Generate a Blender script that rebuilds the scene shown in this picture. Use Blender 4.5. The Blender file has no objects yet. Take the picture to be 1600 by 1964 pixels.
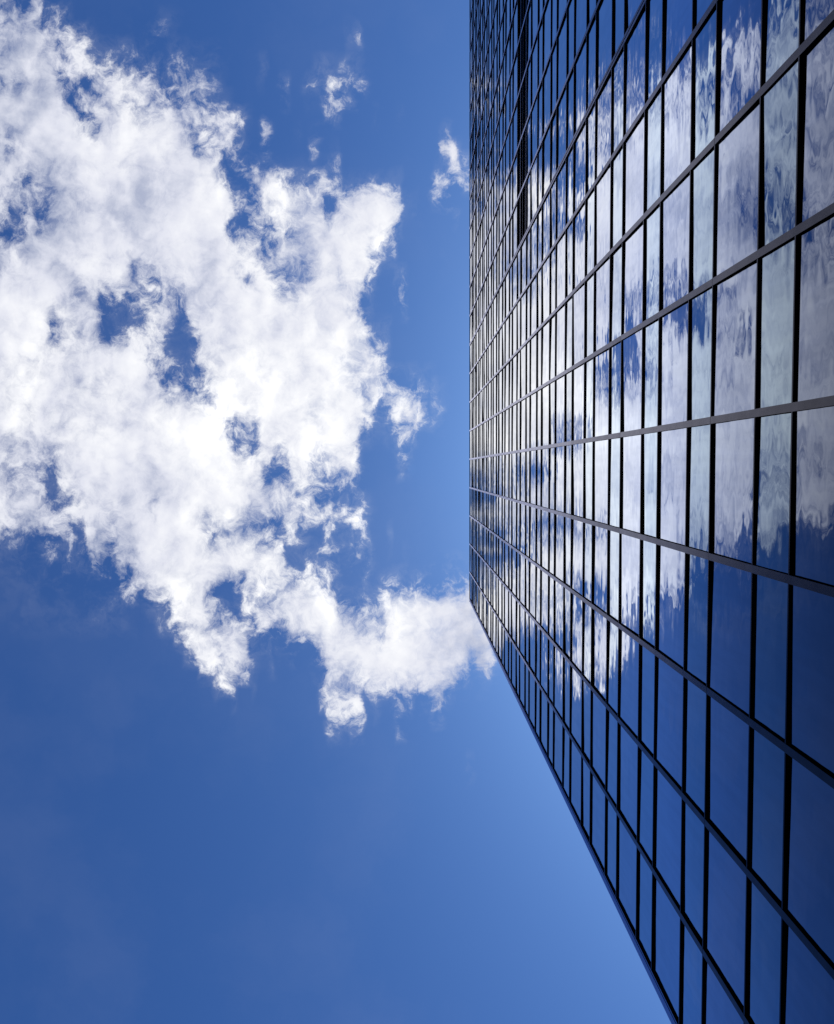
import bpy, bmesh, math, random
from mathutils import Matrix, Vector

random.seed(11)
scene = bpy.context.scene
C = scene.collection

# ------------------------------------------------------------------ camera
# world: +X points at the facade, +Y runs along it, +Z is up; the camera stands
# on the plaza, 6.75 m in front of the glass, and looks almost straight up
R = Matrix(((0.9999237993248797, 0.002939784440126956, -0.011989712721465135),
            (-0.003546080112863009, 0.9986992741000741, -0.05086438073758714),
            (0.011824587076546602, 0.05090302131927589, 0.9986335972522847)))
EYE = 1.6
cam = bpy.data.cameras.new('camera')
cam.sensor_fit = 'HORIZONTAL'
cam.sensor_width = 36.0
cam.lens = 36.0
cam.clip_start = 0.05
cam.clip_end = 5000
cam_ob = bpy.data.objects.new('camera', cam)
C.objects.link(cam_ob)
right, down, fwd = R[0], R[1], R[2]
rot = Matrix((right, -down, -fwd)).transposed()
cam_ob.matrix_world = Matrix.Translation((0, 0, EYE)) @ rot.to_4x4()
scene.camera = cam_ob

# ------------------------------------------------------------------ light
SUN_DIR = Vector((0.60, 0.0, 1.0)).normalized()      # high up behind the tower
sun = bpy.data.lights.new('sun', 'SUN')
sun.energy = 3.5
sun.angle = math.radians(0.5)
sun.color = (1.0, 0.96, 0.90)
sun_ob = bpy.data.objects.new('sun', sun)
C.objects.link(sun_ob)
sun_ob.rotation_euler = SUN_DIR.to_track_quat('Z', 'Y').to_euler()
sun_ob.location = (0, 0, 150)

scene.view_settings.view_transform = 'Standard'
scene.view_settings.look = 'None'
scene.view_settings.exposure = 0.0
scene.view_settings.gamma = 1.0
scene.view_settings.use_curve_mapping = False
scene.cycles.max_bounces = 8
scene.cycles.glossy_bounces = 4
scene.cycles.use_denoising = False

# ------------------------------------------------------------------ world: blue sky and clouds
# how much of the sky the clouds cover, on a level sheet overhead: one tuple a row,
# 0 to 35, u = x/z from -0.56 to 0.12, v = y/z from -0.60 in steps of 0.01875
CLOUDS = (
    (19,19,19,19,19,19,19,19,19,19,19,19,19,19,19,19,19,19,19,20,22,23,19,15,12,17,22,26,22,12,4,3,2,1,0,0,0,0,0,0,0,0,0,0,0,0,0,0,0,0,0,0,0,0,0,0,0,0,0,0,0,0,0,0,0,0,0,0,0,0,0,0,0,0,0,0,0,0,0,0,0,0,0,0,0,0,0,0,0,0,0,0,0,0,0,0,0,0,0,0,0,0,0,0,0,0,0,0,0,0,0,0,0,0,0,0,0,0,0,0,0,0,0,0,0,0,0,0,0,0,0,0,0,0,0,0,0),
    (19,19,19,19,19,19,19,19,19,19,19,19,19,19,19,19,19,19,19,20,22,22,19,15,13,17,23,26,21,11,4,3,2,1,0,0,0,0,0,0,0,0,0,0,0,0,0,0,0,0,0,0,0,0,0,0,0,0,0,0,0,0,0,0,0,0,0,0,0,0,0,0,0,0,0,0,0,0,0,0,0,0,0,0,0,0,0,0,0,0,0,0,0,0,0,0,0,0,0,0,0,0,0,0,0,0,0,0,0,0,0,0,0,0,0,0,0,0,0,0,0,0,0,0,0,0,0,0,0,0,0,0,0,0,0,0,0),
    (19,19,19,19,19,19,19,19,19,19,19,19,19,19,19,19,19,19,19,21,22,22,18,14,13,17,23,26,20,10,4,3,2,1,0,0,0,0,0,0,0,0,0,0,0,0,0,0,0,0,0,0,0,0,0,0,0,0,0,0,0,0,0,0,0,0,0,0,0,0,0,0,0,0,0,0,0,0,0,0,0,0,0,0,0,0,0,0,0,0,0,0,0,0,0,0,0,0,0,0,0,0,0,0,0,0,0,0,0,0,0,0,0,0,0,0,0,0,0,0,0,0,0,0,0,0,0,0,0,0,0,0,0,0,0,0,0),
    (19,19,19,19,19,19,19,19,19,19,19,19,19,19,19,19,19,19,19,21,22,22,18,14,14,18,24,25,19,9,3,3,2,1,0,0,0,0,0,0,0,0,0,0,0,0,0,0,0,0,0,0,0,0,0,0,0,0,0,0,0,0,0,0,0,0,0,0,0,0,0,0,0,0,0,0,0,0,0,0,0,0,0,0,0,0,0,0,0,0,0,0,0,0,0,0,0,0,0,0,0,0,0,0,0,0,0,0,0,0,0,0,0,0,0,0,0,0,0,0,0,0,0,0,0,0,0,0,0,0,0,0,0,0,0,0,0),
    (25,25,25,25,25,25,25,25,25,25,25,25,25,25,25,25,25,25,25,26,26,26,24,23,22,24,25,24,16,12,13,13,12,12,10,3,0,0,0,0,0,0,0,0,0,0,0,0,1,2,2,2,2,2,2,3,4,4,3,2,1,0,0,0,0,0,0,0,0,0,0,0,0,0,0,0,0,0,0,0,0,0,0,0,0,0,0,0,0,0,0,0,0,0,0,0,0,0,0,0,0,0,0,0,0,0,0,0,0,0,0,0,0,0,0,0,0,0,0,0,0,0,0,0,0,0,0,0,0,0,0,0,0,0,0,0,0),
    (26,25,25,25,25,25,25,25,25,25,25,25,25,25,25,25,25,25,25,27,29,30,30,30,31,31,30,28,24,23,22,19,16,14,21,17,15,14,12,6,2,1,0,0,0,0,0,0,1,1,2,2,5,7,9,10,10,6,2,1,0,0,0,0,0,0,0,0,0,0,0,0,0,0,0,0,0,0,0,0,0,0,0,0,0,0,0,0,0,0,0,0,0,0,0,0,0,0,4,4,4,7,3,0,0,0,0,0,0,0,0,0,0,0,0,0,0,0,0,0,0,0,0,0,0,0,0,0,0,0,0,0,0,0,0,0,0),
    (26,26,26,26,26,26,26,26,26,26,26,26,26,26,26,26,26,26,26,28,29,30,31,32,33,33,32,31,30,29,26,16,14,13,20,21,20,20,11,6,5,5,6,6,6,7,7,7,7,6,5,4,4,5,6,6,6,4,5,9,3,3,3,4,4,4,4,4,4,3,3,1,0,0,0,0,0,0,0,0,0,0,0,0,0,0,0,0,0,0,0,0,0,0,0,0,0,0,1,1,1,2,1,0,0,0,0,0,0,0,0,0,0,0,0,0,0,0,0,0,0,0,0,0,0,0,0,0,0,0,0,0,0,0,0,0,0),
    (27,27,27,27,27,27,27,27,27,27,27,27,27,27,27,27,27,27,28,29,31,31,31,31,32,31,31,31,31,29,23,15,13,15,19,16,14,17,16,13,13,13,11,9,8,9,10,11,11,11,11,10,10,10,12,13,14,16,17,18,12,7,6,6,6,5,5,3,2,1,1,0,0,0,0,0,0,0,4,6,0,0,0,0,0,0,0,0,0,0,3,5,6,6,4,3,4,5,6,6,5,4,1,0,0,0,0,0,0,0,0,0,0,0,0,0,0,0,0,0,0,0,0,0,0,0,0,0,0,0,0,0,0,0,0,0,0),
    (19,19,19,19,19,19,19,19,19,19,19,19,19,19,19,19,19,19,20,23,24,22,24,28,31,32,32,32,32,32,25,19,18,19,19,21,23,16,17,18,19,22,25,25,26,27,27,28,28,28,28,28,22,15,14,13,12,12,12,15,22,19,18,21,21,20,14,9,4,1,0,0,0,0,0,0,0,0,1,1,0,0,0,7,7,6,0,0,1,6,8,9,9,10,12,14,13,12,11,11,11,13,15,9,1,0,0,0,0,0,0,0,0,0,0,0,0,0,0,0,0,0,0,0,0,0,0,0,0,0,0,0,0,0,0,0,0),
    (31,31,31,31,31,31,31,31,31,31,31,31,31,31,31,31,31,31,31,32,32,32,33,34,34,35,35,35,35,35,34,31,20,17,14,15,20,22,23,23,23,24,25,26,27,26,25,23,22,21,22,23,23,22,20,19,20,21,21,20,21,23,23,23,23,21,12,9,7,5,3,1,0,0,0,0,0,0,0,0,0,0,1,8,6,2,0,0,0,1,1,1,9,15,16,18,16,15,13,11,10,9,4,1,0,0,0,0,0,0,0,0,0,0,0,0,0,0,0,0,0,0,0,0,0,0,0,0,0,0,0,0,0,0,0,0,0),
    (35,35,35,35,35,35,35,35,35,35,35,35,35,35,35,35,35,35,35,35,35,35,35,35,35,35,35,35,35,35,35,35,34,34,29,23,17,16,16,19,27,31,31,31,31,31,31,30,27,25,23,24,25,26,27,27,27,27,27,26,26,25,24,21,18,16,17,19,21,22,18,15,15,15,9,4,1,0,0,0,0,0,0,0,0,0,0,0,0,0,0,0,7,12,10,11,15,4,0,0,0,0,0,0,3,5,2,0,0,0,1,3,0,0,0,0,0,0,0,0,0,0,0,0,0,0,0,0,0,0,0,0,0,0,0,0,0),
    (31,31,31,31,31,31,31,31,31,31,31,31,31,31,31,31,31,31,29,26,27,29,31,32,32,33,34,34,35,35,35,35,35,35,33,32,29,25,21,18,24,31,32,32,33,33,34,35,35,35,35,35,35,35,35,35,35,35,35,32,26,19,13,15,19,19,19,19,21,23,20,14,10,6,3,0,1,1,2,16,13,1,0,0,0,0,2,2,0,1,2,7,2,0,0,0,0,0,0,0,0,0,0,0,0,0,0,0,0,0,0,0,0,0,0,0,0,0,0,0,3,8,8,2,0,0,0,0,0,0,0,0,0,0,0,0,0),
    (27,27,27,27,27,27,27,27,27,27,27,27,27,27,27,27,27,27,24,20,20,24,25,27,28,30,31,33,33,33,34,34,34,34,35,35,35,35,35,34,34,34,34,34,34,33,33,33,33,33,34,34,34,34,34,35,35,35,35,34,34,33,28,19,13,13,13,14,15,17,18,18,15,11,7,4,3,3,2,15,15,0,0,0,0,0,0,0,0,1,11,6,0,0,1,1,1,0,0,0,0,0,0,0,0,0,0,0,0,0,0,0,0,0,0,0,0,0,0,0,15,20,22,21,12,3,1,1,1,1,1,1,1,0,0,0,0),
    (31,31,31,31,31,31,31,31,31,31,31,31,31,31,31,31,31,31,30,29,28,27,26,26,26,27,27,27,27,27,29,30,32,33,33,33,34,34,34,34,35,35,35,34,33,33,34,34,34,34,34,34,35,35,35,35,35,35,35,35,35,35,35,35,35,35,33,27,20,12,9,10,15,13,12,10,12,12,4,3,3,2,1,1,1,1,1,1,1,1,1,1,2,5,9,12,14,3,0,0,0,0,0,0,0,0,0,0,0,0,0,0,0,0,0,0,0,0,1,3,3,5,14,24,25,20,14,16,14,12,10,9,7,5,3,1,0),
    (27,27,27,27,27,27,27,27,27,27,27,27,27,27,27,27,27,27,25,23,21,19,16,10,12,21,26,27,27,28,30,31,31,32,32,33,33,33,34,34,34,35,35,34,34,34,34,34,33,33,34,34,34,34,34,35,35,35,35,35,35,35,35,35,35,35,34,31,29,22,15,12,11,12,18,22,24,26,27,27,26,22,15,13,12,12,11,11,11,13,13,13,17,18,14,12,10,6,4,4,5,5,5,6,7,7,5,5,5,4,4,2,0,0,0,0,0,0,10,23,25,26,23,18,16,20,20,19,17,15,13,10,8,6,3,1,0),
    (27,27,27,27,27,27,27,27,27,27,27,27,27,27,27,27,27,26,24,22,20,18,16,18,22,20,17,14,12,16,25,28,29,29,30,31,32,32,32,33,33,33,33,34,34,34,35,35,35,35,35,35,35,35,35,35,35,35,35,35,35,35,35,35,35,35,35,35,35,35,30,21,13,13,16,16,18,22,25,28,29,30,30,30,29,28,27,26,25,25,25,23,20,13,14,17,21,23,26,29,31,32,32,32,32,32,32,32,32,30,28,13,3,2,1,1,0,0,4,14,19,19,19,17,13,3,0,0,0,0,0,0,0,0,0,0,0),
    (21,21,21,21,21,21,21,21,21,21,21,21,21,21,21,21,21,20,18,16,14,12,14,20,21,17,13,14,20,24,27,29,30,31,31,32,33,33,33,34,34,34,34,34,34,34,34,34,35,35,35,35,35,35,35,35,35,35,35,35,35,35,35,35,35,35,35,35,35,33,29,18,14,15,18,17,16,15,15,25,25,26,26,27,28,29,30,31,32,33,32,32,26,21,21,26,29,30,31,32,33,34,35,35,35,35,35,35,34,32,29,10,2,1,2,2,2,0,0,0,0,0,0,5,6,0,0,0,0,0,0,0,0,0,0,0,0),
    (15,15,15,15,15,15,15,15,15,15,15,15,15,15,16,16,16,15,13,12,13,14,16,20,25,22,21,25,29,30,32,33,33,33,34,34,34,34,34,34,34,34,35,35,35,35,35,35,35,35,35,35,35,35,35,35,35,35,35,35,35,35,35,35,35,35,35,35,34,27,18,16,16,16,17,18,18,18,16,16,16,16,16,16,16,19,24,27,30,32,33,33,33,34,34,35,35,35,35,35,35,35,34,33,32,32,31,30,27,25,13,5,0,0,0,0,0,0,0,0,0,0,0,0,0,0,0,0,0,0,0,0,0,0,0,0,0),
    (27,27,27,27,27,27,27,27,27,27,27,27,27,27,27,27,27,27,26,25,25,25,25,28,31,31,32,32,32,33,33,33,33,33,34,34,34,34,34,34,34,34,34,34,34,34,34,33,32,32,33,33,34,35,35,35,35,35,35,35,35,35,35,35,35,35,35,35,35,32,29,27,25,22,23,25,24,22,17,18,21,24,26,29,30,30,31,31,32,32,34,34,35,35,35,35,35,35,35,35,35,35,32,26,22,19,15,12,13,14,0,0,0,0,0,0,0,0,0,0,1,1,0,0,0,0,0,0,0,0,0,0,0,0,0,0,0),
    (28,28,28,28,28,28,28,28,28,28,28,28,28,28,28,28,28,29,29,29,29,30,30,31,32,32,32,33,33,33,33,33,33,33,33,33,33,33,33,33,33,33,33,33,33,33,31,28,25,24,24,25,26,30,33,34,34,34,34,35,35,35,35,35,35,35,35,35,35,34,34,31,29,28,27,24,23,23,23,25,25,24,24,26,27,27,27,26,25,26,28,31,33,34,34,33,31,33,34,34,34,35,35,19,15,11,6,3,4,3,0,0,0,0,0,0,0,0,0,0,0,0,0,0,0,0,0,0,0,0,0,0,0,0,0,0,0),
    (32,32,32,32,32,32,32,32,32,32,32,32,32,32,32,32,32,33,33,33,33,33,34,34,34,34,34,35,35,35,34,34,33,32,30,30,31,33,32,32,30,28,28,29,30,30,28,26,23,21,18,16,14,17,25,30,30,29,30,31,32,33,33,34,34,35,35,35,35,35,35,30,27,25,23,20,20,20,22,25,24,20,16,15,18,21,25,23,23,25,26,29,31,32,32,31,27,30,32,33,34,33,30,13,14,7,2,0,0,10,11,11,6,0,0,0,0,0,0,0,0,0,0,0,0,0,0,0,0,0,0,0,0,0,0,0,0),
    (35,35,35,35,35,35,35,35,35,35,35,35,35,35,35,35,35,35,35,35,35,35,35,35,35,35,35,35,35,35,34,33,32,29,26,25,28,31,29,26,22,18,17,18,20,20,20,20,19,18,17,18,15,17,20,24,22,21,20,20,24,30,31,32,33,34,34,34,35,35,35,35,35,35,35,35,35,35,35,34,31,28,25,23,22,24,26,29,31,32,33,33,33,33,34,34,33,32,31,30,28,24,14,10,7,2,0,0,0,18,20,26,16,0,0,0,0,0,0,0,0,0,0,0,0,0,0,0,0,0,0,0,0,0,0,0,0),
    (35,35,35,35,35,35,35,35,35,35,35,35,35,35,35,35,35,35,35,35,35,35,35,35,35,35,35,34,31,26,30,31,33,32,32,32,31,31,29,25,21,17,13,10,9,7,6,6,6,6,7,15,20,23,22,21,19,16,11,11,19,31,32,32,33,34,34,34,34,34,35,35,35,35,35,35,35,34,34,34,34,34,34,34,34,34,34,34,35,35,35,35,35,35,35,35,33,32,29,27,23,18,10,5,1,0,0,0,0,0,0,9,7,0,0,0,0,0,0,0,0,0,0,0,0,0,0,0,0,0,0,0,0,0,0,0,0),
    (35,35,35,35,35,35,35,35,35,35,35,35,35,35,35,35,35,35,35,35,35,35,35,35,35,35,35,31,22,15,20,24,28,28,29,29,29,29,29,26,20,15,10,8,8,8,9,10,12,11,13,19,21,22,22,16,12,9,4,5,11,20,26,31,34,34,34,34,34,34,35,35,35,35,35,35,35,35,35,35,35,35,35,35,35,35,35,35,35,35,35,35,35,35,35,35,35,35,34,34,33,30,24,14,6,4,4,5,3,0,0,0,0,0,0,0,0,0,0,0,0,0,0,0,0,0,0,0,0,0,0,0,0,0,0,0,0),
    (35,35,35,35,35,35,35,35,35,35,35,35,35,35,35,35,35,35,34,34,34,34,34,33,33,32,32,28,24,22,22,25,27,28,29,29,29,30,30,28,23,22,21,21,22,22,24,26,28,26,23,18,18,18,19,10,3,1,1,1,3,9,20,26,31,32,33,33,33,34,34,34,35,35,35,35,35,35,35,35,35,35,35,35,35,35,35,35,35,35,35,35,35,35,35,35,35,34,33,32,31,30,29,23,17,13,12,9,4,0,0,0,0,0,0,0,0,0,0,0,0,0,0,0,0,0,0,0,0,0,0,0,0,0,0,0,0),
    (34,34,34,34,34,34,34,34,34,34,34,34,34,34,34,34,34,34,33,33,32,32,31,31,31,30,30,30,30,31,32,32,32,32,33,33,33,33,33,33,34,34,34,34,34,34,34,34,33,30,23,14,14,17,19,18,10,7,5,4,4,10,16,26,29,30,31,32,32,33,34,34,34,34,35,35,35,35,35,35,35,35,35,35,35,35,35,35,35,35,35,35,35,35,35,35,33,31,29,29,29,30,31,29,26,23,19,10,1,0,0,0,0,0,0,0,0,0,0,0,0,0,0,0,0,0,0,0,0,0,0,0,0,0,0,0,0),
    (33,33,33,33,33,33,33,33,33,33,33,33,33,33,33,33,33,33,33,33,33,33,33,33,33,33,33,34,34,34,33,33,33,33,32,32,32,32,32,32,33,33,33,33,34,34,34,34,33,33,29,25,22,20,19,17,14,15,13,11,10,10,10,20,22,24,28,32,32,33,33,33,34,34,34,34,34,35,35,35,35,35,35,35,35,35,35,35,35,35,35,35,35,35,35,35,33,32,29,28,26,26,26,27,29,27,24,19,12,8,7,6,5,5,4,4,3,3,2,1,0,0,0,0,0,0,0,0,0,0,0,0,0,0,0,0,0),
    (33,33,33,33,33,33,33,33,33,33,33,33,33,33,33,33,33,33,33,34,34,34,34,34,34,35,35,35,35,35,34,34,33,33,33,32,32,31,31,31,32,32,32,32,32,32,32,33,34,34,34,35,32,27,23,19,18,23,22,21,20,19,17,16,17,18,21,28,31,33,33,33,34,34,34,34,34,34,34,34,35,35,35,35,35,35,35,35,35,35,35,35,35,35,35,35,35,35,33,31,27,26,25,27,28,23,21,21,23,22,21,20,19,18,17,16,14,11,8,7,5,2,1,0,0,0,0,0,0,0,0,0,0,0,0,0,0),
    (34,34,34,34,34,34,34,34,34,34,34,34,34,34,34,34,34,34,33,33,33,33,32,32,32,32,32,32,32,32,32,33,33,33,33,33,33,33,33,33,33,33,33,33,33,33,33,34,34,34,34,35,35,34,32,29,29,31,31,31,30,29,29,28,27,25,24,27,28,29,30,31,32,33,33,33,34,34,34,34,35,35,35,34,34,34,34,34,31,30,31,32,33,34,34,35,35,35,34,34,33,32,26,25,23,15,14,15,18,22,25,26,27,27,26,24,16,13,13,12,9,4,1,0,0,0,0,0,0,0,0,0,0,0,0,0,0),
    (35,35,35,35,35,35,35,35,35,35,35,35,35,35,35,35,35,34,33,32,32,31,30,30,30,30,30,30,30,30,31,31,32,32,32,33,33,33,33,33,33,33,34,34,34,34,34,34,34,35,35,35,35,35,35,35,35,35,35,35,35,35,35,35,35,35,34,30,24,18,19,18,20,24,23,23,26,32,34,34,34,34,34,34,34,34,34,34,31,31,31,32,33,34,35,35,35,34,33,33,32,24,15,15,13,6,7,8,10,15,21,22,23,23,23,18,7,5,7,6,4,1,0,0,0,0,0,0,0,0,0,0,0,0,0,0,0),
    (33,33,33,33,33,33,33,33,33,33,33,33,33,33,33,33,32,30,29,29,29,29,29,30,30,31,31,31,32,32,32,33,33,33,34,34,34,34,34,34,34,34,34,34,34,34,35,35,35,35,35,35,35,35,35,35,35,35,35,35,35,35,35,35,35,35,35,32,29,21,15,8,8,11,9,8,12,27,32,32,32,31,31,33,34,35,34,34,34,33,33,33,33,33,33,34,34,33,31,28,20,11,6,5,4,2,2,3,4,9,15,17,18,14,11,5,1,0,0,0,0,0,0,0,0,0,0,0,0,0,0,0,0,0,0,0,0),
    (31,31,31,31,31,31,31,31,31,31,31,31,31,31,31,31,30,28,27,27,27,27,27,27,26,25,24,24,25,26,30,31,31,32,32,33,33,34,34,35,35,35,35,35,35,35,35,35,35,35,35,35,35,35,35,35,35,35,35,35,35,35,35,35,35,35,35,35,35,32,27,22,21,20,20,19,20,26,29,28,21,17,17,20,28,30,31,31,31,26,23,22,21,22,27,30,31,31,30,27,19,6,1,0,0,0,0,0,0,2,10,13,12,5,1,0,0,0,0,0,0,0,0,0,0,0,0,0,0,0,0,0,0,0,0,0,0),
    (29,29,29,29,29,29,29,29,29,29,29,29,29,29,29,29,26,23,21,21,21,21,22,20,18,15,13,12,16,23,27,30,30,31,31,32,32,33,33,34,34,34,34,35,35,35,35,35,35,35,35,35,35,35,35,35,35,35,35,35,35,35,35,35,35,35,35,35,35,35,35,35,35,34,34,34,33,30,21,17,12,14,12,15,24,27,27,28,25,15,11,9,8,17,23,26,28,28,29,28,26,15,3,0,0,0,0,0,0,0,4,5,3,1,0,0,0,0,0,0,0,0,0,0,0,0,0,0,0,0,0,0,0,0,0,0,0),
    (30,30,30,30,30,30,30,30,30,30,30,30,30,30,30,30,27,25,23,23,23,24,24,23,21,17,8,6,11,17,20,24,28,29,30,31,32,32,33,34,34,34,35,35,35,35,35,35,35,35,35,35,35,35,35,35,35,35,35,35,35,35,35,35,35,35,35,35,35,35,35,35,35,35,33,32,31,31,24,22,23,25,23,21,20,20,20,23,19,15,9,7,9,19,14,13,13,13,13,13,12,10,3,0,0,0,0,0,0,0,0,0,0,0,0,0,0,0,0,0,0,0,0,0,0,0,0,0,0,0,0,0,0,0,0,0,0),
    (31,31,31,31,31,31,31,31,31,31,31,31,31,31,31,31,31,30,30,30,30,30,30,29,27,24,18,13,10,10,11,13,18,23,27,29,31,32,32,33,33,33,33,33,33,33,34,34,34,34,33,30,30,33,34,34,34,34,34,34,34,34,34,35,35,35,35,35,35,35,35,35,35,34,32,31,31,31,29,27,27,27,28,28,23,21,19,22,23,24,20,18,19,22,14,8,7,7,9,10,11,12,5,3,1,0,0,0,0,0,0,0,0,0,0,0,0,0,0,0,0,0,0,0,0,0,0,0,0,0,0,0,0,0,0,0,0),
    (29,29,29,29,29,29,29,29,29,29,29,29,29,29,29,28,26,23,22,23,26,27,27,27,27,27,26,23,21,18,17,15,13,13,14,18,25,29,28,28,27,26,25,28,32,32,32,33,33,33,33,31,31,34,34,34,34,34,34,34,34,33,30,27,24,27,29,30,31,32,32,31,29,28,27,26,25,24,23,21,20,20,24,27,27,26,21,16,16,15,15,15,14,16,17,11,10,11,17,19,20,20,12,6,1,0,0,0,0,0,0,0,0,0,0,0,0,0,0,0,0,0,0,0,0,0,0,0,0,0,0,0,0,0,0,0,0),
    (16,16,16,16,16,16,16,16,16,16,16,16,16,16,17,16,14,12,11,12,13,14,15,15,17,19,20,21,22,20,17,14,10,6,4,11,23,30,28,27,25,23,23,28,31,32,32,33,33,34,34,35,35,35,35,35,35,35,35,35,35,33,28,22,18,19,20,23,25,27,27,27,26,24,23,21,20,19,17,14,14,9,10,13,16,18,14,12,9,4,2,3,7,12,12,8,7,6,10,11,10,8,6,3,0,0,0,1,3,0,0,0,0,0,0,0,0,0,0,0,0,0,0,0,0,0,0,0,0,0,0,0,0,0,0,0,0),
    (7,7,7,7,7,7,7,7,7,7,7,7,7,7,7,7,7,7,7,7,7,7,7,7,8,10,15,14,12,12,10,9,7,5,7,14,22,29,29,28,25,18,19,28,30,30,30,31,32,33,34,34,34,34,34,34,34,34,35,35,35,34,32,30,28,27,27,28,30,30,31,31,31,30,29,28,27,27,24,21,22,17,12,2,4,5,6,7,6,2,3,6,12,15,13,12,8,7,13,13,11,10,9,6,3,1,0,1,2,0,0,0,1,0,0,0,0,0,0,0,0,0,0,0,0,0,0,0,0,0,0,0,0,0,0,0,0),
    (3,3,3,3,3,3,3,3,3,3,3,3,3,3,3,4,4,4,4,4,4,4,4,4,4,6,8,7,5,8,9,9,6,6,8,10,13,15,15,15,15,14,16,22,21,22,26,29,31,32,33,33,33,33,34,34,34,34,35,35,35,35,35,35,35,35,35,35,35,35,35,34,34,34,33,33,32,32,31,30,29,27,23,6,4,3,2,3,8,7,8,8,11,12,13,13,8,5,11,11,10,12,15,9,3,1,0,0,0,0,0,0,1,0,0,0,1,4,6,10,10,8,6,7,7,6,4,3,3,3,2,2,1,1,0,0,0),
    (1,1,1,1,1,1,1,1,1,1,1,1,1,1,1,2,2,2,2,2,2,2,2,2,2,2,3,3,3,5,6,6,4,4,5,5,5,6,6,7,10,13,16,19,19,21,24,26,27,28,30,31,32,33,33,34,35,35,35,35,35,35,35,35,35,33,31,24,21,22,24,21,20,28,28,27,27,26,24,26,26,26,25,20,18,17,16,17,22,21,17,11,9,10,11,10,7,2,0,0,0,3,7,3,1,3,5,6,6,6,6,6,6,6,7,7,9,11,13,18,19,16,14,14,15,12,15,16,15,13,11,9,7,5,3,1,0),
    (1,1,1,1,1,1,1,1,1,1,1,1,1,1,1,1,1,1,1,1,1,1,2,2,2,2,2,2,2,2,2,2,2,3,3,4,4,5,6,7,8,9,10,11,13,12,12,11,12,14,18,22,22,21,22,27,33,33,33,33,33,33,33,31,23,23,16,8,5,6,8,5,13,21,19,21,22,22,23,25,26,26,27,28,29,29,30,30,30,30,28,25,22,22,20,14,9,6,4,4,4,4,5,4,5,10,16,19,20,21,21,21,22,22,23,24,24,24,25,25,25,25,25,25,24,22,27,30,29,25,22,18,15,11,8,4,1),
    (1,1,1,1,1,1,1,1,1,1,1,1,1,1,1,1,1,1,1,1,2,2,2,2,2,2,2,2,2,3,3,3,3,3,3,4,4,4,5,5,5,5,5,5,3,2,1,1,1,2,4,7,11,11,9,17,21,22,29,30,30,31,32,28,18,18,13,11,11,11,10,9,14,15,16,21,25,27,26,25,23,24,26,29,32,32,33,33,33,33,34,34,34,34,31,26,23,20,19,16,12,14,16,18,18,22,27,30,31,32,32,33,33,33,33,34,34,34,35,35,35,35,35,35,35,35,35,35,32,28,24,20,16,12,8,4,1),
    (0,0,0,0,0,0,0,0,0,0,0,0,0,0,0,0,0,1,1,1,1,1,1,1,1,1,1,1,1,2,2,2,2,2,2,2,2,2,2,2,2,2,2,2,2,1,1,0,0,0,0,1,4,5,4,7,12,17,24,26,28,30,31,30,27,25,25,25,25,24,23,22,20,16,14,16,23,26,25,23,21,22,21,28,30,30,30,31,32,32,33,33,34,34,35,35,34,33,32,28,24,25,26,27,25,24,24,25,27,27,27,30,32,33,34,34,34,34,34,34,34,34,34,35,35,35,35,35,33,30,28,25,21,17,13,9,6),
    (0,0,0,0,0,0,0,0,0,0,0,0,0,0,0,0,0,0,0,0,0,0,0,0,0,0,0,0,0,0,0,0,0,0,0,0,0,0,0,0,0,0,0,0,0,0,0,0,0,0,0,0,0,1,1,1,7,11,15,21,25,28,28,29,29,29,28,27,27,28,28,29,29,23,14,9,11,14,14,14,14,14,12,22,22,18,17,16,18,25,29,32,33,34,34,35,34,34,34,34,33,33,32,30,27,24,23,24,26,26,27,30,32,34,34,34,34,34,34,34,34,35,35,35,35,35,35,35,35,35,34,34,28,23,20,16,13),
    (0,0,0,0,0,0,0,0,0,0,0,0,0,0,0,0,0,0,0,0,0,0,0,0,0,0,0,0,0,0,0,0,0,0,0,0,0,0,0,0,0,0,0,0,0,0,0,0,0,0,0,0,0,0,0,0,0,1,6,10,12,16,25,26,27,26,24,22,22,23,26,29,29,26,16,7,3,2,3,5,2,3,3,10,9,4,2,1,3,13,19,23,26,31,32,33,34,34,34,34,34,34,34,35,35,35,35,35,35,35,35,35,35,35,35,35,35,35,35,35,34,34,34,34,34,33,31,29,27,29,30,31,25,18,12,9,7),
    (0,0,0,0,0,0,0,0,0,0,0,0,0,0,0,0,0,0,0,0,0,0,0,0,0,0,0,0,0,0,0,0,0,0,0,0,0,0,0,0,0,0,0,0,0,0,0,0,0,0,0,0,0,0,0,0,0,0,0,0,0,2,12,14,14,19,19,21,23,24,17,15,15,13,7,4,1,0,1,4,0,0,0,0,0,0,0,0,0,4,6,9,16,26,27,28,28,28,28,28,27,28,30,31,33,33,33,33,33,33,33,33,33,33,33,33,33,33,33,33,33,33,31,29,25,23,21,17,12,16,17,18,16,11,3,0,0),
    (0,0,0,0,0,0,0,0,0,0,0,0,0,0,0,0,0,0,0,0,0,0,0,0,0,0,0,0,0,0,0,0,0,0,0,0,0,0,0,0,0,0,0,0,0,0,0,0,0,0,0,0,0,0,0,0,0,0,0,0,0,0,0,0,0,8,9,13,16,16,8,0,0,0,0,2,0,0,0,0,0,0,0,0,0,0,0,0,0,0,1,11,18,23,23,23,23,22,22,22,17,15,17,19,22,21,21,22,24,24,23,27,26,23,22,24,27,27,28,29,29,26,20,15,8,8,9,7,3,5,3,2,1,0,0,0,0),
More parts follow.
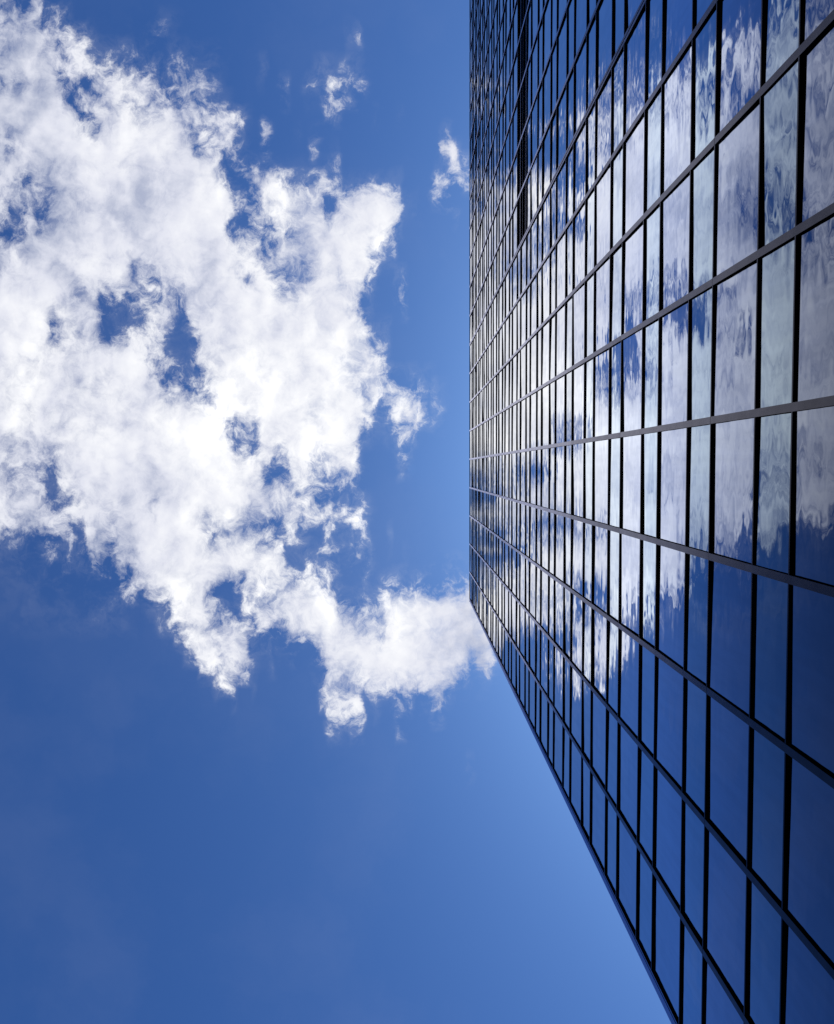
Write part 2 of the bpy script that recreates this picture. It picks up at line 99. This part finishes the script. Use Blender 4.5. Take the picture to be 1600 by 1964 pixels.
    (0,0,0,0,0,0,0,0,0,0,0,0,0,0,0,0,0,0,0,0,0,0,0,0,0,0,0,0,0,0,0,0,0,0,0,0,0,0,0,0,0,0,0,0,0,0,0,0,0,0,0,0,0,0,0,0,0,0,0,0,0,0,0,0,0,0,0,0,0,1,5,0,0,0,0,0,0,0,0,0,0,0,0,0,0,0,0,0,0,0,1,12,15,19,22,23,23,22,21,21,15,6,2,3,7,3,3,5,10,12,10,16,14,7,4,8,12,13,17,23,23,14,4,2,1,0,0,0,0,0,0,0,0,0,0,0,0),
    (0,0,0,0,0,0,0,0,0,0,0,0,0,0,0,0,0,0,0,0,0,0,0,0,0,0,0,0,0,0,0,0,0,0,0,0,0,0,0,0,0,0,0,0,0,0,0,0,0,0,0,0,0,0,0,0,0,0,0,0,0,0,0,0,0,0,0,0,0,0,0,0,0,0,0,0,0,0,0,0,0,0,0,0,0,0,0,0,0,0,0,0,1,12,17,18,16,14,14,13,11,4,0,0,2,1,0,0,3,7,11,9,6,2,0,0,0,0,5,12,13,6,0,0,0,0,0,0,0,0,0,0,0,0,0,0,0),
    (0,0,0,0,0,0,0,0,0,0,0,0,0,0,0,0,0,0,0,0,0,0,0,0,0,0,0,0,0,0,0,0,0,0,0,0,0,0,0,0,0,0,0,0,0,0,0,0,0,0,0,0,0,0,0,0,0,0,0,0,0,0,0,0,0,0,0,0,0,0,0,0,0,0,0,0,0,0,0,0,0,0,0,0,0,0,0,0,0,0,0,0,3,8,8,8,3,3,8,9,9,2,0,0,0,0,0,0,0,0,8,6,1,0,0,0,0,0,0,0,0,0,0,0,0,0,0,0,0,0,0,0,0,0,0,0,0),
    (0,0,0,0,0,0,0,0,0,0,0,0,0,0,0,0,0,0,0,0,0,0,0,0,0,0,0,0,0,0,0,0,0,0,0,0,0,0,0,0,0,0,0,0,0,0,0,0,0,0,0,0,0,0,0,0,0,0,0,0,0,0,0,0,0,0,0,0,0,0,0,0,0,0,0,0,0,0,0,0,0,0,0,0,0,0,0,0,0,0,0,0,0,0,0,0,0,0,0,0,0,0,0,0,0,0,0,0,0,0,0,0,0,0,0,0,0,0,0,0,0,0,0,0,0,0,0,0,0,0,0,0,0,0,0,0,0),
    (0,0,0,0,0,0,0,0,0,0,0,0,0,0,0,0,0,0,0,0,0,0,0,0,0,0,0,0,0,0,0,0,0,0,0,0,0,0,0,0,0,0,0,0,0,0,0,0,0,0,0,0,0,0,0,0,0,0,0,0,0,0,0,0,0,0,0,0,0,0,0,0,0,0,0,0,0,0,0,0,0,0,0,0,0,0,0,0,0,0,0,0,0,0,0,0,0,0,0,0,0,0,0,0,0,0,0,0,0,0,0,0,0,0,0,0,0,0,0,0,0,0,0,0,0,0,1,3,2,0,0,0,0,0,0,0,0),
    (0,0,0,0,0,0,0,0,0,0,0,0,0,0,0,0,0,0,0,0,0,0,0,0,0,0,0,0,0,0,0,0,0,0,0,0,0,0,0,0,0,0,0,0,0,0,0,0,0,0,0,0,0,0,0,0,0,0,0,0,0,0,0,0,0,0,0,0,0,0,0,0,0,0,0,0,0,0,0,0,0,0,0,0,0,0,0,0,0,0,0,0,0,0,0,0,0,0,0,0,0,0,0,0,0,0,0,0,0,0,0,0,0,0,0,0,0,0,0,0,0,0,0,0,0,0,2,5,4,0,0,0,0,0,0,0,0),
    (0,0,0,0,0,0,0,0,0,0,0,0,0,0,0,0,0,0,0,0,0,0,0,0,0,0,0,0,0,0,0,0,0,0,0,0,0,0,0,0,0,0,0,0,0,0,0,0,0,0,0,0,0,0,0,0,0,0,0,0,0,0,0,0,0,0,0,0,0,0,0,0,0,0,0,0,0,0,0,0,0,0,0,0,0,0,0,0,0,0,0,0,0,0,0,0,0,0,0,0,0,0,0,0,0,0,0,0,0,0,0,0,0,0,0,0,0,0,0,0,0,0,0,0,0,0,0,0,0,0,0,0,0,0,0,0,0),
)
U0, U1, V0, DV = -0.56, 0.12, -0.60, 0.01875


class Nodes:
    """small helper that writes node trees"""
    def __init__(self, tree):
        self.t = tree

    def put(self, kind, **kw):
        n = self.t.nodes.new(kind)
        for k, v in kw.items():
            setattr(n, k, v)
        return n

    def link(self, a, b):
        self.t.links.new(a, b)

    def feed(self, sock, v):
        if isinstance(v, bpy.types.NodeSocket):
            self.link(v, sock)
        else:
            sock.default_value = v

    def m(self, op, a, b=None, c=None, clamp=False):
        n = self.put('ShaderNodeMath', operation=op, use_clamp=clamp)
        for i, v in enumerate((a, b, c)):
            if v is not None:
                self.feed(n.inputs[i], v)
        return n.outputs[0]

    def vm(self, op, a, b=None, scale=None):
        n = self.put('ShaderNodeVectorMath', operation=op)
        self.feed(n.inputs[0], a)
        if b is not None:
            self.feed(n.inputs[1], b)
        if scale is not None:
            self.feed(n.inputs['Scale'], scale)
        return n.outputs['Value'] if op in ('DOT_PRODUCT', 'LENGTH', 'DISTANCE') else n.outputs['Vector']

    def noise(self, vec, scale, detail=2.0, rough=0.5, dist=0.0, dims='2D', out='Fac', lac=2.0):
        n = self.put('ShaderNodeTexNoise', noise_dimensions=dims)
        self.feed(n.inputs['Vector'], vec)
        n.inputs['Scale'].default_value = scale
        n.inputs['Detail'].default_value = detail
        n.inputs['Roughness'].default_value = rough
        n.inputs['Lacunarity'].default_value = lac
        n.inputs['Distortion'].default_value = dist
        return n.outputs[out]

    def smooth(self, v, a, b, lo=0.0, hi=1.0, kind='SMOOTHSTEP'):
        n = self.put('ShaderNodeMapRange', interpolation_type=kind, clamp=True)
        self.feed(n.inputs['Value'], v)
        for i, x in ((1, a), (2, b), (3, lo), (4, hi)):
            self.feed(n.inputs[i], x)
        return n.outputs[0]

    def mix(self, f, a, b, blend='MIX'):
        n = self.put('ShaderNodeMix', data_type='RGBA', blend_type=blend)
        self.feed(n.inputs[0], f)
        self.feed(n.inputs[6], a)
        self.feed(n.inputs[7], b)
        return n.outputs[2]

    def xyz(self, x, y, z):
        n = self.put('ShaderNodeCombineXYZ')
        for i, v in enumerate((x, y, z)):
            self.feed(n.inputs[i], v)
        return n.outputs[0]

    def split(self, v):
        n = self.put('ShaderNodeSeparateXYZ')
        self.link(v, n.inputs[0])
        return n.outputs


def build_sky():
    w = bpy.data.worlds.new('World')
    scene.world = w
    w.use_nodes = True
    t = w.node_tree
    t.nodes.clear()
    N = Nodes(t)
    out = N.put('ShaderNodeOutputWorld')
    bg = N.put('ShaderNodeBackground')
    N.link(bg.outputs[0], out.inputs[0])

    sky = N.put('ShaderNodeTexSky', sky_type='NISHITA')
    sky.sun_disc = False
    sky.sun_elevation = math.asin(SUN_DIR.z)
    sky.sun_rotation = math.atan2(SUN_DIR.x, SUN_DIR.y)
    sky.altitude = 0
    sky.air_density = 1.0
    sky.dust_density = 2.5
    sky.ozone_density = 6.0
    # deep, contrasty blue of the photograph: the sky's own gradient, steepened
    g = N.put('ShaderNodeGamma')
    N.link(N.vm('MULTIPLY', sky.outputs[0], tuple(SKY_STRENGTH / c for c in SKY_MEAN)), g.inputs[0])
    g.inputs[1].default_value = SKY_POWER
    blue = N.vm('MULTIPLY', N.vm('MINIMUM', g.outputs[0], (4.0, 3.0, 2.0)), SKY_BLUE)

    gen = N.put('ShaderNodeTexCoord').outputs['Generated']
    x, y, z = N.split(gen)
    z = N.m('MAXIMUM', z, 0.08)
    uv = N.xyz(N.m('DIVIDE', x, z), N.m('DIVIDE', y, z), 0.0)

    # ragged outlines: push the sheet about before reading the cover
    w1 = N.noise(uv, 26, 6, 0.56, out='Color')
    off = N.vm('SUBTRACT', w1, (0.5, 0.5, 0.5))
    uvw = N.vm('ADD', uv, N.vm('SCALE', off, scale=0.019))
    u, v, _ = N.split(uvw)
    un = N.m('MULTIPLY_ADD', u, 1 / (U1 - U0), -U0 / (U1 - U0), clamp=True)
    vn = N.m('MULTIPLY_ADD', v, 1 / DV, -V0 / DV)
    acc = None
    n = len(CLOUDS[0])
    for j, row in enumerate(CLOUDS):
        if not any(row):
            continue
        fc = N.put('ShaderNodeFloatCurve')
        cm = fc.mapping
        cm.use_clip = True
        cv = cm.curves[0]
        vals = [q / 35 for q in row]
        cv.points[0].location = (0, vals[0])
        cv.points[1].location = (1, vals[-1])
        for i in range(1, n - 1):
            # skip the points that lie on a straight run
            if vals[i - 1] == vals[i] == vals[i + 1]:
                continue
            cv.points.new(i / (n - 1), vals[i])
        for p in cv.points:
            p.handle_type = 'AUTO_CLAMPED'
        cm.update()
        N.link(un, fc.inputs['Value'])
        hat = N.m('SUBTRACT', 1.0, N.m('ABSOLUTE', N.m('SUBTRACT', vn, float(j))), clamp=True)
        acc = N.m('MULTIPLY', fc.outputs[0], hat) if acc is None else N.m('MULTIPLY_ADD', fc.outputs[0], hat, acc)
    # the bank thins out beyond the left end of the rows
    left = N.smooth(u, -0.95, -0.60)
    cov = N.m('MULTIPLY', acc, left)

    # combed, feathery grain: noise read through the same swirl, pushed further
    comb = N.vm('ADD', uv, N.vm('SCALE', off, scale=0.030))
    billow = N.noise(N.vm('ADD', uv, N.vm('SCALE', off, scale=0.020)), 12, 12, 0.56)
    fine = N.noise(comb, 44, 11, 0.69)
    nn = N.m('MULTIPLY_ADD', fine, 0.95, N.m('MULTIPLY_ADD', billow, 0.70, -0.825))
    d = N.m('MULTIPLY_ADD', nn, N.smooth(cov, 0.5, 1.0, 2.3, 0.7, 'LINEAR'), cov)
    alpha = N.smooth(d, 0.16, 1.08)
    veil = N.m('MULTIPLY', N.m('MINIMUM', cov, 0.5), N.smooth(N.m('ADD', billow, fine), 0.80, 1.25, 0.0, 0.55))
    alpha = N.m('MULTIPLY', alpha, N.smooth(cov, 0.02, 0.24))
    alpha = N.m('MAXIMUM', alpha, veil)

    # thick parts are grey from below, thin edges glow towards the sun
    b1 = N.noise(uv, 11, 6, 0.55, 0.1)
    b2 = N.noise(N.vm('ADD', uv, (0.012, -0.001, 0)), 11, 6, 0.55, 0.1)
    soft = N.noise(uv, 6.0, 5, 0.55, 0.2)
    shade = N.m('MULTIPLY_ADD', N.m('SUBTRACT', b1, b2), 1.5, N.m('MULTIPLY_ADD', soft, 1.9, -0.52))
    shade = N.m('MULTIPLY_ADD', fine, 0.20, N.m('SUBTRACT', shade, 0.10))
    sunny = N.smooth(N.vm('DISTANCE', uv, (0.0, -0.02, 0)), 0.08, 0.55, 1.0, 0.0, 'LINEAR')
    shade = N.m('MULTIPLY_ADD', sunny, 0.46, shade)
    shade = N.m('MULTIPLY', shade, 0.7, clamp=True)
    ramp = N.put('ShaderNodeValToRGB')
    N.link(shade, ramp.inputs[0])
    e = ramp.color_ramp.elements
    e[0].position, e[0].color = 0.06, (0.50, 0.54, 0.68, 1)
    e[1].position, e[1].color = 0.98, (1.20, 1.20, 1.20, 1)
    e.new(0.34).color = (0.76, 0.78, 0.88, 1)
    e.new(0.66).color = (0.95, 0.96, 1.0, 1)
    # barely seen high haze, so that the blue is not one clean ramp
    haze = N.smooth(N.noise(N.vm('ADD', uv, N.vm('SCALE', off, scale=0.05)), 3.0, 6, 0.55), 0.40, 0.75, 0.0, 0.035)
    blue = N.mix(haze, blue, (0.55, 0.60, 0.78, 1))
    col = N.mix(alpha, blue, ramp.outputs[0])
    N.link(col, bg.inputs[0])
    bg.inputs[1].default_value = 1.0


SKY_STRENGTH = 0.10
SKY_MEAN = (0.1528, 0.2102, 0.3589)
SKY_BLUE = (0.0600, 0.1545, 0.4400)
SKY_POWER = 1.20
build_sky()

# ------------------------------------------------------------------ materials
def material(name):
    m = bpy.data.materials.new(name)
    m.use_nodes = True
    m.node_tree.nodes.clear()
    N = Nodes(m.node_tree)
    out = N.put('ShaderNodeOutputMaterial')
    return m, N, out


def principled(N, **kw):
    p = N.put('ShaderNodeBsdfPrincipled')
    for k, v in kw.items():
        N.feed(p.inputs[k.replace('_', ' ')], v)
    return p


def glass(name, tint):
    """coated curtain wall glass in front of a dark room: mirror at a grazing angle,
    rolled and heat treated, so that the reflection ripples"""
    m, N, out = material(name)
    geo = N.put('ShaderNodeNewGeometry')
    pos = geo.outputs['Position']
    _, y, z = N.split(pos)
    info = N.put('ShaderNodeObjectInfo').outputs['Random']
    # roller wave across the storey height, bows and dents, each pane its own
    cell = N.m('MULTIPLY', N.m('FLOOR', N.m('MULTIPLY_ADD', y, 1 / 3.0327, 1.0701 / 3.0327)), 4.7)
    dent = N.noise(N.xyz(N.m('MULTIPLY', z, 1.3), N.m('MULTIPLY', y, 2.4), cell), 1.0, 1.5, 0.5, 0.2, '3D', 'Color')
    roll = N.noise(N.xyz(N.m('MULTIPLY', z, 3.2), N.m('MULTIPLY', y, 0.45), N.m('ADD', cell, 31.0)),
                   1.0, 1.5, 0.5, dims='3D', out='Color')
    _, a1, a2 = N.split(N.vm('SUBTRACT', dent, (0.5, 0.5, 0.5)))
    _, r1, r2 = N.split(N.vm('SUBTRACT', roll, (0.5, 0.5, 0.5)))
    ny = N.m('MULTIPLY_ADD', r1, 0.085, N.m('MULTIPLY', a1, 0.050))
    nz = N.m('MULTIPLY_ADD', r2, 0.036, N.m('MULTIPLY', a2, 0.016))
    nrm = N.vm('NORMALIZE', N.vm('ADD', geo.outputs['Normal'], N.xyz(0.0, ny, nz)))
    mir = N.put('ShaderNodeBsdfAnisotropic')
    mir.inputs['Roughness'].default_value = 0.0
    N.link(nrm, mir.inputs['Normal'])
    fr = N.put('ShaderNodeFresnel')
    fr.inputs['IOR'].default_value = 1.9
    f = N.smooth(fr.outputs[0], 0.15, 0.28, 0.22, 1.0, 'LINEAR')
    # no two panes carry quite the same coating, or the same dust
    f = N.m('MULTIPLY', f, N.smooth(geo.outputs['Random Per Island'], 0.0, 1.0, 0.90, 1.0, 'LINEAR'))
    dust = N.noise(N.xyz(N.m('MULTIPLY', z, 0.5), N.m('MULTIPLY', y, 4.0), 2.0), 1.0, 6, 0.6, dims='3D')
    f = N.m('MULTIPLY', f, N.smooth(dust, 0.35, 0.65, 0.94, 1.0))
    col = N.mix(N.smooth(fr.outputs[0], 0.19, 0.48), tint, (0.97, 0.98, 1.0, 1))
    N.link(N.vm('SCALE', col, scale=f), mir.inputs['Color'])
    N.link(mir.outputs[0], out.inputs[0])
    return m


def sheen(name, tint, ior, rough):
    """smooth dark anodised cover strip: next to no colour of its own, a soft sky sheen"""
    m, N, out = material(name)
    geo = N.put('ShaderNodeNewGeometry')
    fr = N.put('ShaderNodeFresnel')
    fr.inputs['IOR'].default_value = ior
    wear = N.smooth(N.noise(geo.outputs['Position'], 2.2, 6, 0.6, dims='3D'), 0.3, 0.7, 0.84, 1.04, 'LINEAR')
    part = N.smooth(geo.outputs['Random Per Island'], 0.0, 1.0, 0.82, 1.12, 'LINEAR')
    f = N.m('MULTIPLY', N.m('MULTIPLY_ADD', N.m('POWER', fr.outputs[0], 1.45), 1.9, 0.004), N.m('MULTIPLY', wear, part))
    g = N.put('ShaderNodeBsdfAnisotropic')
    g.inputs['Roughness'].default_value = rough
    N.link(N.vm('SCALE', tint, scale=N.m('MINIMUM', f, 0.92)), g.inputs['Color'])
    N.link(g.outputs[0], out.inputs[0])
    return m


def metal(name, colour, rough, metallic, grime=0.25, ior=1.45):
    m, N, out = material(name)
    pos = N.put('ShaderNodeNewGeometry').outputs['Position']
    n1 = N.noise(pos, 3.0, 6, 0.6, dims='3D')
    dark = tuple(c * (1 - grime) for c in colour[:3]) + (1,)
    col = N.mix(N.smooth(n1, 0.35, 0.65), dark, colour)
    r = N.smooth(N.noise(pos, 9.0, 4, 0.6, dims='3D'), 0.3, 0.7, rough * 0.85, rough * 1.15, 'LINEAR')
    p = principled(N, Base_Color=col, Roughness=r, Metallic=metallic, IOR=ior, Specular_Tint=(0.74, 0.80, 1.0, 1))
    N.link(p.outputs[0], out.inputs[0])
    return m


GLASS_WIDE = glass('vision_glass', (0.72, 0.80, 1.0, 1))
GLASS_LOW = glass('spandrel_glass', (0.68, 0.83, 1.0, 1))
CAP = sheen('anodised_cap', (0.88, 0.87, 1.0), 1.5, 0.22)
BLACK = metal('black_frame', (0.0015, 0.0015, 0.002, 1), 0.8, 0.0, 0.2, 1.0)
TRIM = sheen('corner_trim', (0.42, 0.46, 0.66), 1.35, 0.25)
RAIL = sheen('dark_rail', (0.8, 0.82, 1.0), 1.4, 0.2)
WALL = metal('dark_wall', (0.03, 0.032, 0.04, 1), 0.25, 0.0)

# ------------------------------------------------------------------ mesh helpers
class MB:
    """collects boxes into one mesh; the material slot of the face that looks
    out at the plaza (-X) can differ from that of the others"""
    def __init__(self):
        self.v, self.f, self.mi = [], [], []

    def box(self, x0, x1, y0, y1, z0, z1, side=0, front=None, tilt=(0, 0)):
        b = len(self.v)
        ym, zm = (y0 + y1) / 2, (z0 + z1) / 2
        for x in (x0, x1):
            for y, z in ((y0, z0), (y1, z0), (y1, z1), (y0, z1)):
                self.v.append((x + tilt[0] * (y - ym) + tilt[1] * (z - zm), y, z))
        quads = [(0, 3, 2, 1), (4, 5, 6, 7), (0, 1, 5, 4), (1, 2, 6, 5), (2, 3, 7, 6), (3, 0, 4, 7)]
        for i, q in enumerate(quads):
            self.f.append(tuple(b + k for k in q))
            self.mi.append(front if (i == 0 and front is not None) else side)

    def prism(self, outline, z0, z1, mats):
        """outline: (x, y) loop; mats: material slot of each side"""
        b, n = len(self.v), len(outline)
        for z in (z0, z1):
            self.v += [(x, y, z) for x, y in outline]
        for i in range(n):
            k = (i + 1) % n
            self.f.append((b + i, b + k, b + n + k, b + n + i))
            self.mi.append(mats[i])
        self.f.append(tuple(b + i for i in reversed(range(n)))); self.mi.append(0)
        self.f.append(tuple(b + n + i for i in range(n))); self.mi.append(0)

    def build(self, name, mats, parent=None):
        me = bpy.data.meshes.new(name)
        me.from_pydata(self.v, [], self.f)
        for m in mats:
            me.materials.append(m)
        me.polygons.foreach_set('material_index', self.mi)
        me.update()
        o = bpy.data.objects.new(name, me)
        C.objects.link(o)
        o.parent = parent
        return o


# ------------------------------------------------------------------ ground
def build_ground():
    m, N, out = material('plaza_paving')
    pos = N.put('ShaderNodeNewGeometry').outputs['Position']
    br = N.put('ShaderNodeTexBrick')
    N.link(pos, br.inputs['Vector'])
    br.inputs['Color1'].default_value = (0.24, 0.23, 0.22, 1)
    br.inputs['Color2'].default_value = (0.29, 0.28, 0.27, 1)
    br.inputs['Mortar'].default_value = (0.10, 0.10, 0.10, 1)
    br.inputs['Scale'].default_value = 1.0
    br.inputs['Mortar Size'].default_value = 0.012
    br.inputs['Brick Width'].default_value = 1.2
    br.inputs['Row Height'].default_value = 0.6
    st = N.smooth(N.noise(pos, 0.7, 6, 0.6, dims='3D'), 0.35, 0.7, 0.75, 1.0)
    p = principled(N, Base_Color=N.mix(1.0, br.outputs[0], st, 'MULTIPLY'), Roughness=0.8)
    N.link(p.outputs[0], out.inputs[0])
    me = bpy.data.meshes.new('ground')
    s = 3000
    me.from_pydata([(-s, -s, 0), (s, -s, 0), (s, s, 0), (-s, s, 0)], [], [(0, 1, 2, 3)])
    me.materials.append(m)
    o = bpy.data.objects.new('ground', me)
    C.objects.link(o)
    o['kind'] = 'structure'


build_ground()

# ------------------------------------------------------------------ the tower
FX = 6.748                    # face of the mullion caps
P = 0.056                     # how far they stand proud of the glass
GX = FX + P                   # plane of the glass
BAY, Y0 = 3.0327, -1.0701     # mullion spacing, and the mullion nearest the camera
FLOOR, LOW = 3.922, 1.567     # storey height, height of the low spandrel pane
ZB = 14.594 + EYE             # underside of the lowest rail in view
ROOF = 89.74 + EYE
YC = 2.1235 * FX              # outer edge of the corner
JMIN, JC = -20, 5             # last bay away from the corner; the corner itself
CAPW = 0.158
JOINT = -4                    # doubled mullion at the movement joint

tower = bpy.data.objects.new('glass_tower', None)
C.objects.link(tower)
tower.location = (0, 0, 0)
tower['label'] = 'dark glass curtain wall tower with grey mullions and black rails, seen from its foot'
tower['category'] = 'skyscraper'

def my(j):
    return Y0 + BAY * j

YL = my(JMIN)
# rails: list of undersides, alternating below low / wide panes
levels = []
k = -4
while True:
    z = ZB + FLOOR * k
    if z + 0.3 > ROOF - 0.4:
        break
    levels.append((z, 'low'))
    if z + LOW + 0.3 < ROOF - 0.3:
        levels.append((z + LOW, 'wide'))
    k += 1
levels = [l for l in levels if l[0] > 0.6]
i0 = min(range(len(levels)), key=lambda i: abs(levels[i][0] - ZB))
RAILH = 0.045
YE = my(JC) - 0.10            # glass ends at the corner cover

# body behind the glass
b = MB()
b.box(GX + 0.06, GX + 34, YL + 0.05, YC - 0.03, 0, ROOF - 0.25)
b.build('wall', [WALL], tower)
b = MB()
b.box(GX - 0.02, GX + 0.06, YL, YE, 0, levels[0][0])
b.build('plinth', [WALL], tower)
b = MB()
b.box(FX + 0.012, GX + 34.03, YL - 0.03, YC - 0.012, ROOF - 0.249, ROOF, side=0)
b.build('roof_coping', [BLACK], tower)

# rails
for i, (z, kind) in enumerate(levels):
    b = MB()
    b.box(FX + 0.004, GX + 0.055, YL, YE, z, z + RAILH, side=0, front=1)
    b.build('transom', [BLACK, RAIL], tower)

# mullions, in storey lengths with open joints between the cover caps
def mullion(b, yc, w, groove=False):
    b.box(FX + 0.007, GX + 0.056, yc - w / 2 + 0.004, yc + w / 2 - 0.004, 0, ROOF - 0.25, side=0)
    zs = [0.0] + [levels[q][0] + 0.02 for q in range(i0 % 4 + 2, len(levels), 4)] + [ROOF - 0.25]
    spans = [(yc - w / 2, yc + w / 2)]
    if groove:
        spans = [(yc - w / 2, yc - 0.022), (yc + 0.022, yc + w / 2)]
    for a, c in zip(zs, zs[1:]):
        for s0, s1 in spans:
            dx = random.uniform(-0.0012, 0.0012)
            b.box(FX + dx, FX + 0.0068, s0, s1, a + 0.008, c - 0.008, side=0, front=1)

for j in range(JMIN, JC):
    b = MB()
    if j == JOINT:
        mullion(b, my(j), CAPW * 1.5, True)
    else:
        mullion(b, my(j), CAPW)
    o = b.build('mullion', [BLACK, CAP], tower)
    if j == JOINT:
        o['label'] = 'doubled mullion with a dark groove down its middle'

# corner cover: inner cap, dark groove, rounded outer strip
b = MB()
ya = 2.0625 * FX
b.prism([(GX + 0.3, YE - 0.02), (GX, YE - 0.02), (GX, ya), (FX, ya), (FX, ya + 0.045), (FX + 0.03, ya + 0.047),
         (FX + 0.03, ya + 0.085), (FX + 0.002, ya + 0.087), (FX, ya + 0.12),
         (FX + 0.004, YC - 0.13), (FX + 0.022, YC - 0.055), (FX + 0.06, YC - 0.015), (FX + 0.12, YC), (GX + 0.3, YC)],
        0, ROOF - 0.25, [0, 0, 0, 1, 0, 0, 0, 1, 1, 1, 1, 1, 1, 0])
b.build('corner_cover', [BLACK, TRIM], tower)

# louvres on the plant floor, beyond the doubled mullion
lz0, lz1 = levels[i0 + 17][0] + RAILH, levels[i0 + 19][0]
for j in range(JMIN, JOINT):
    b = MB()
    ya_, yb_ = my(j) + CAPW / 2, my(j + 1) - (CAPW * 0.75 if j + 1 == JOINT else CAPW / 2)
    b.box(GX + 0.036, GX + 0.057, ya_, yb_, lz0, lz1)
    nb = 18
    for q in range(nb):
        z = lz0 + (lz1 - lz0) * (q + 0.5) / nb
        b.box(GX - 0.022, GX + 0.035, ya_, yb_, z - 0.018, z + 0.012, front=1 if q % 5 == 2 else None)
    b.build('louvre', [BLACK, RAIL], tower)

# glass panes: the hundred that show largest are parts of their own
def px(y, z, x=GX):
    d = R @ Vector((x, y, z - EYE))
    return (800 + 1600 * d.x / d.z, 982 + 1600 * d.y / d.z)

def area(y0, y1, z0, z1):
    poly = [px(y0, z0), px(y1, z0), px(y1, z1), px(y0, z1)]
    for ax, lim, sg in ((0, 0, 1), (0, 1600, -1), (1, 0, 1), (1, 1964, -1)):
        new = []
        for a, c in zip(poly, poly[1:] + poly[:1]):
            da, dc = sg * (a[ax] - lim), sg * (c[ax] - lim)
            if da >= 0:
                new.append(a)
            if da * dc < 0:
                t_ = da / (da - dc)
                new.append((a[0] + t_ * (c[0] - a[0]), a[1] + t_ * (c[1] - a[1])))
        poly = new
        if not poly:
            return 0.0
    return abs(sum(a[0] * c[1] - c[0] * a[1] for a, c in zip(poly, poly[1:] + poly[:1]))) / 2

panes = []
for i, (z, kind) in enumerate(levels):
    za = z + RAILH
    zb = levels[i + 1][0] if i + 1 < len(levels) else ROOF - 0.25
    for j in range(JMIN, JC):
        if j < JOINT and i0 + 17 <= i < i0 + 19:
            continue
        hw = CAPW * (0.75 if j == JOINT else 0.5) - 0.004
        hw2 = CAPW * (0.75 if j + 1 == JOINT else 0.5) - 0.004
        ya_, yb_ = my(j) + hw, (my(j + 1) - hw2 if j + 1 < JC else YE - 0.02)
        if za > 3:
            A = area(ya_, yb_, za, zb)
        else:
            A = 0
        panes.append((A, ya_, yb_, za, zb, kind))
panes.sort(key=lambda q: -q[0])

def add_pane(b, q, slot=0):
    _, ya_, yb_, za, zb, kind = q
    t_ = (random.gauss(0, 0.0045), random.gauss(0, 0.0035))
    b.box(GX, GX + 0.024, ya_, yb_, za, zb, side=slot, tilt=t_)

for q in panes[:100]:
    b = MB()
    add_pane(b, q)
    b.build('window_pane', [GLASS_LOW if q[5] == 'low' else GLASS_WIDE], tower)
b = MB()
for q in panes[100:]:
    add_pane(b, q, 0 if q[5] == 'low' else 1)
o = b.build('window_panes', [GLASS_LOW, GLASS_WIDE], tower)
o['kind'] = 'stuff'
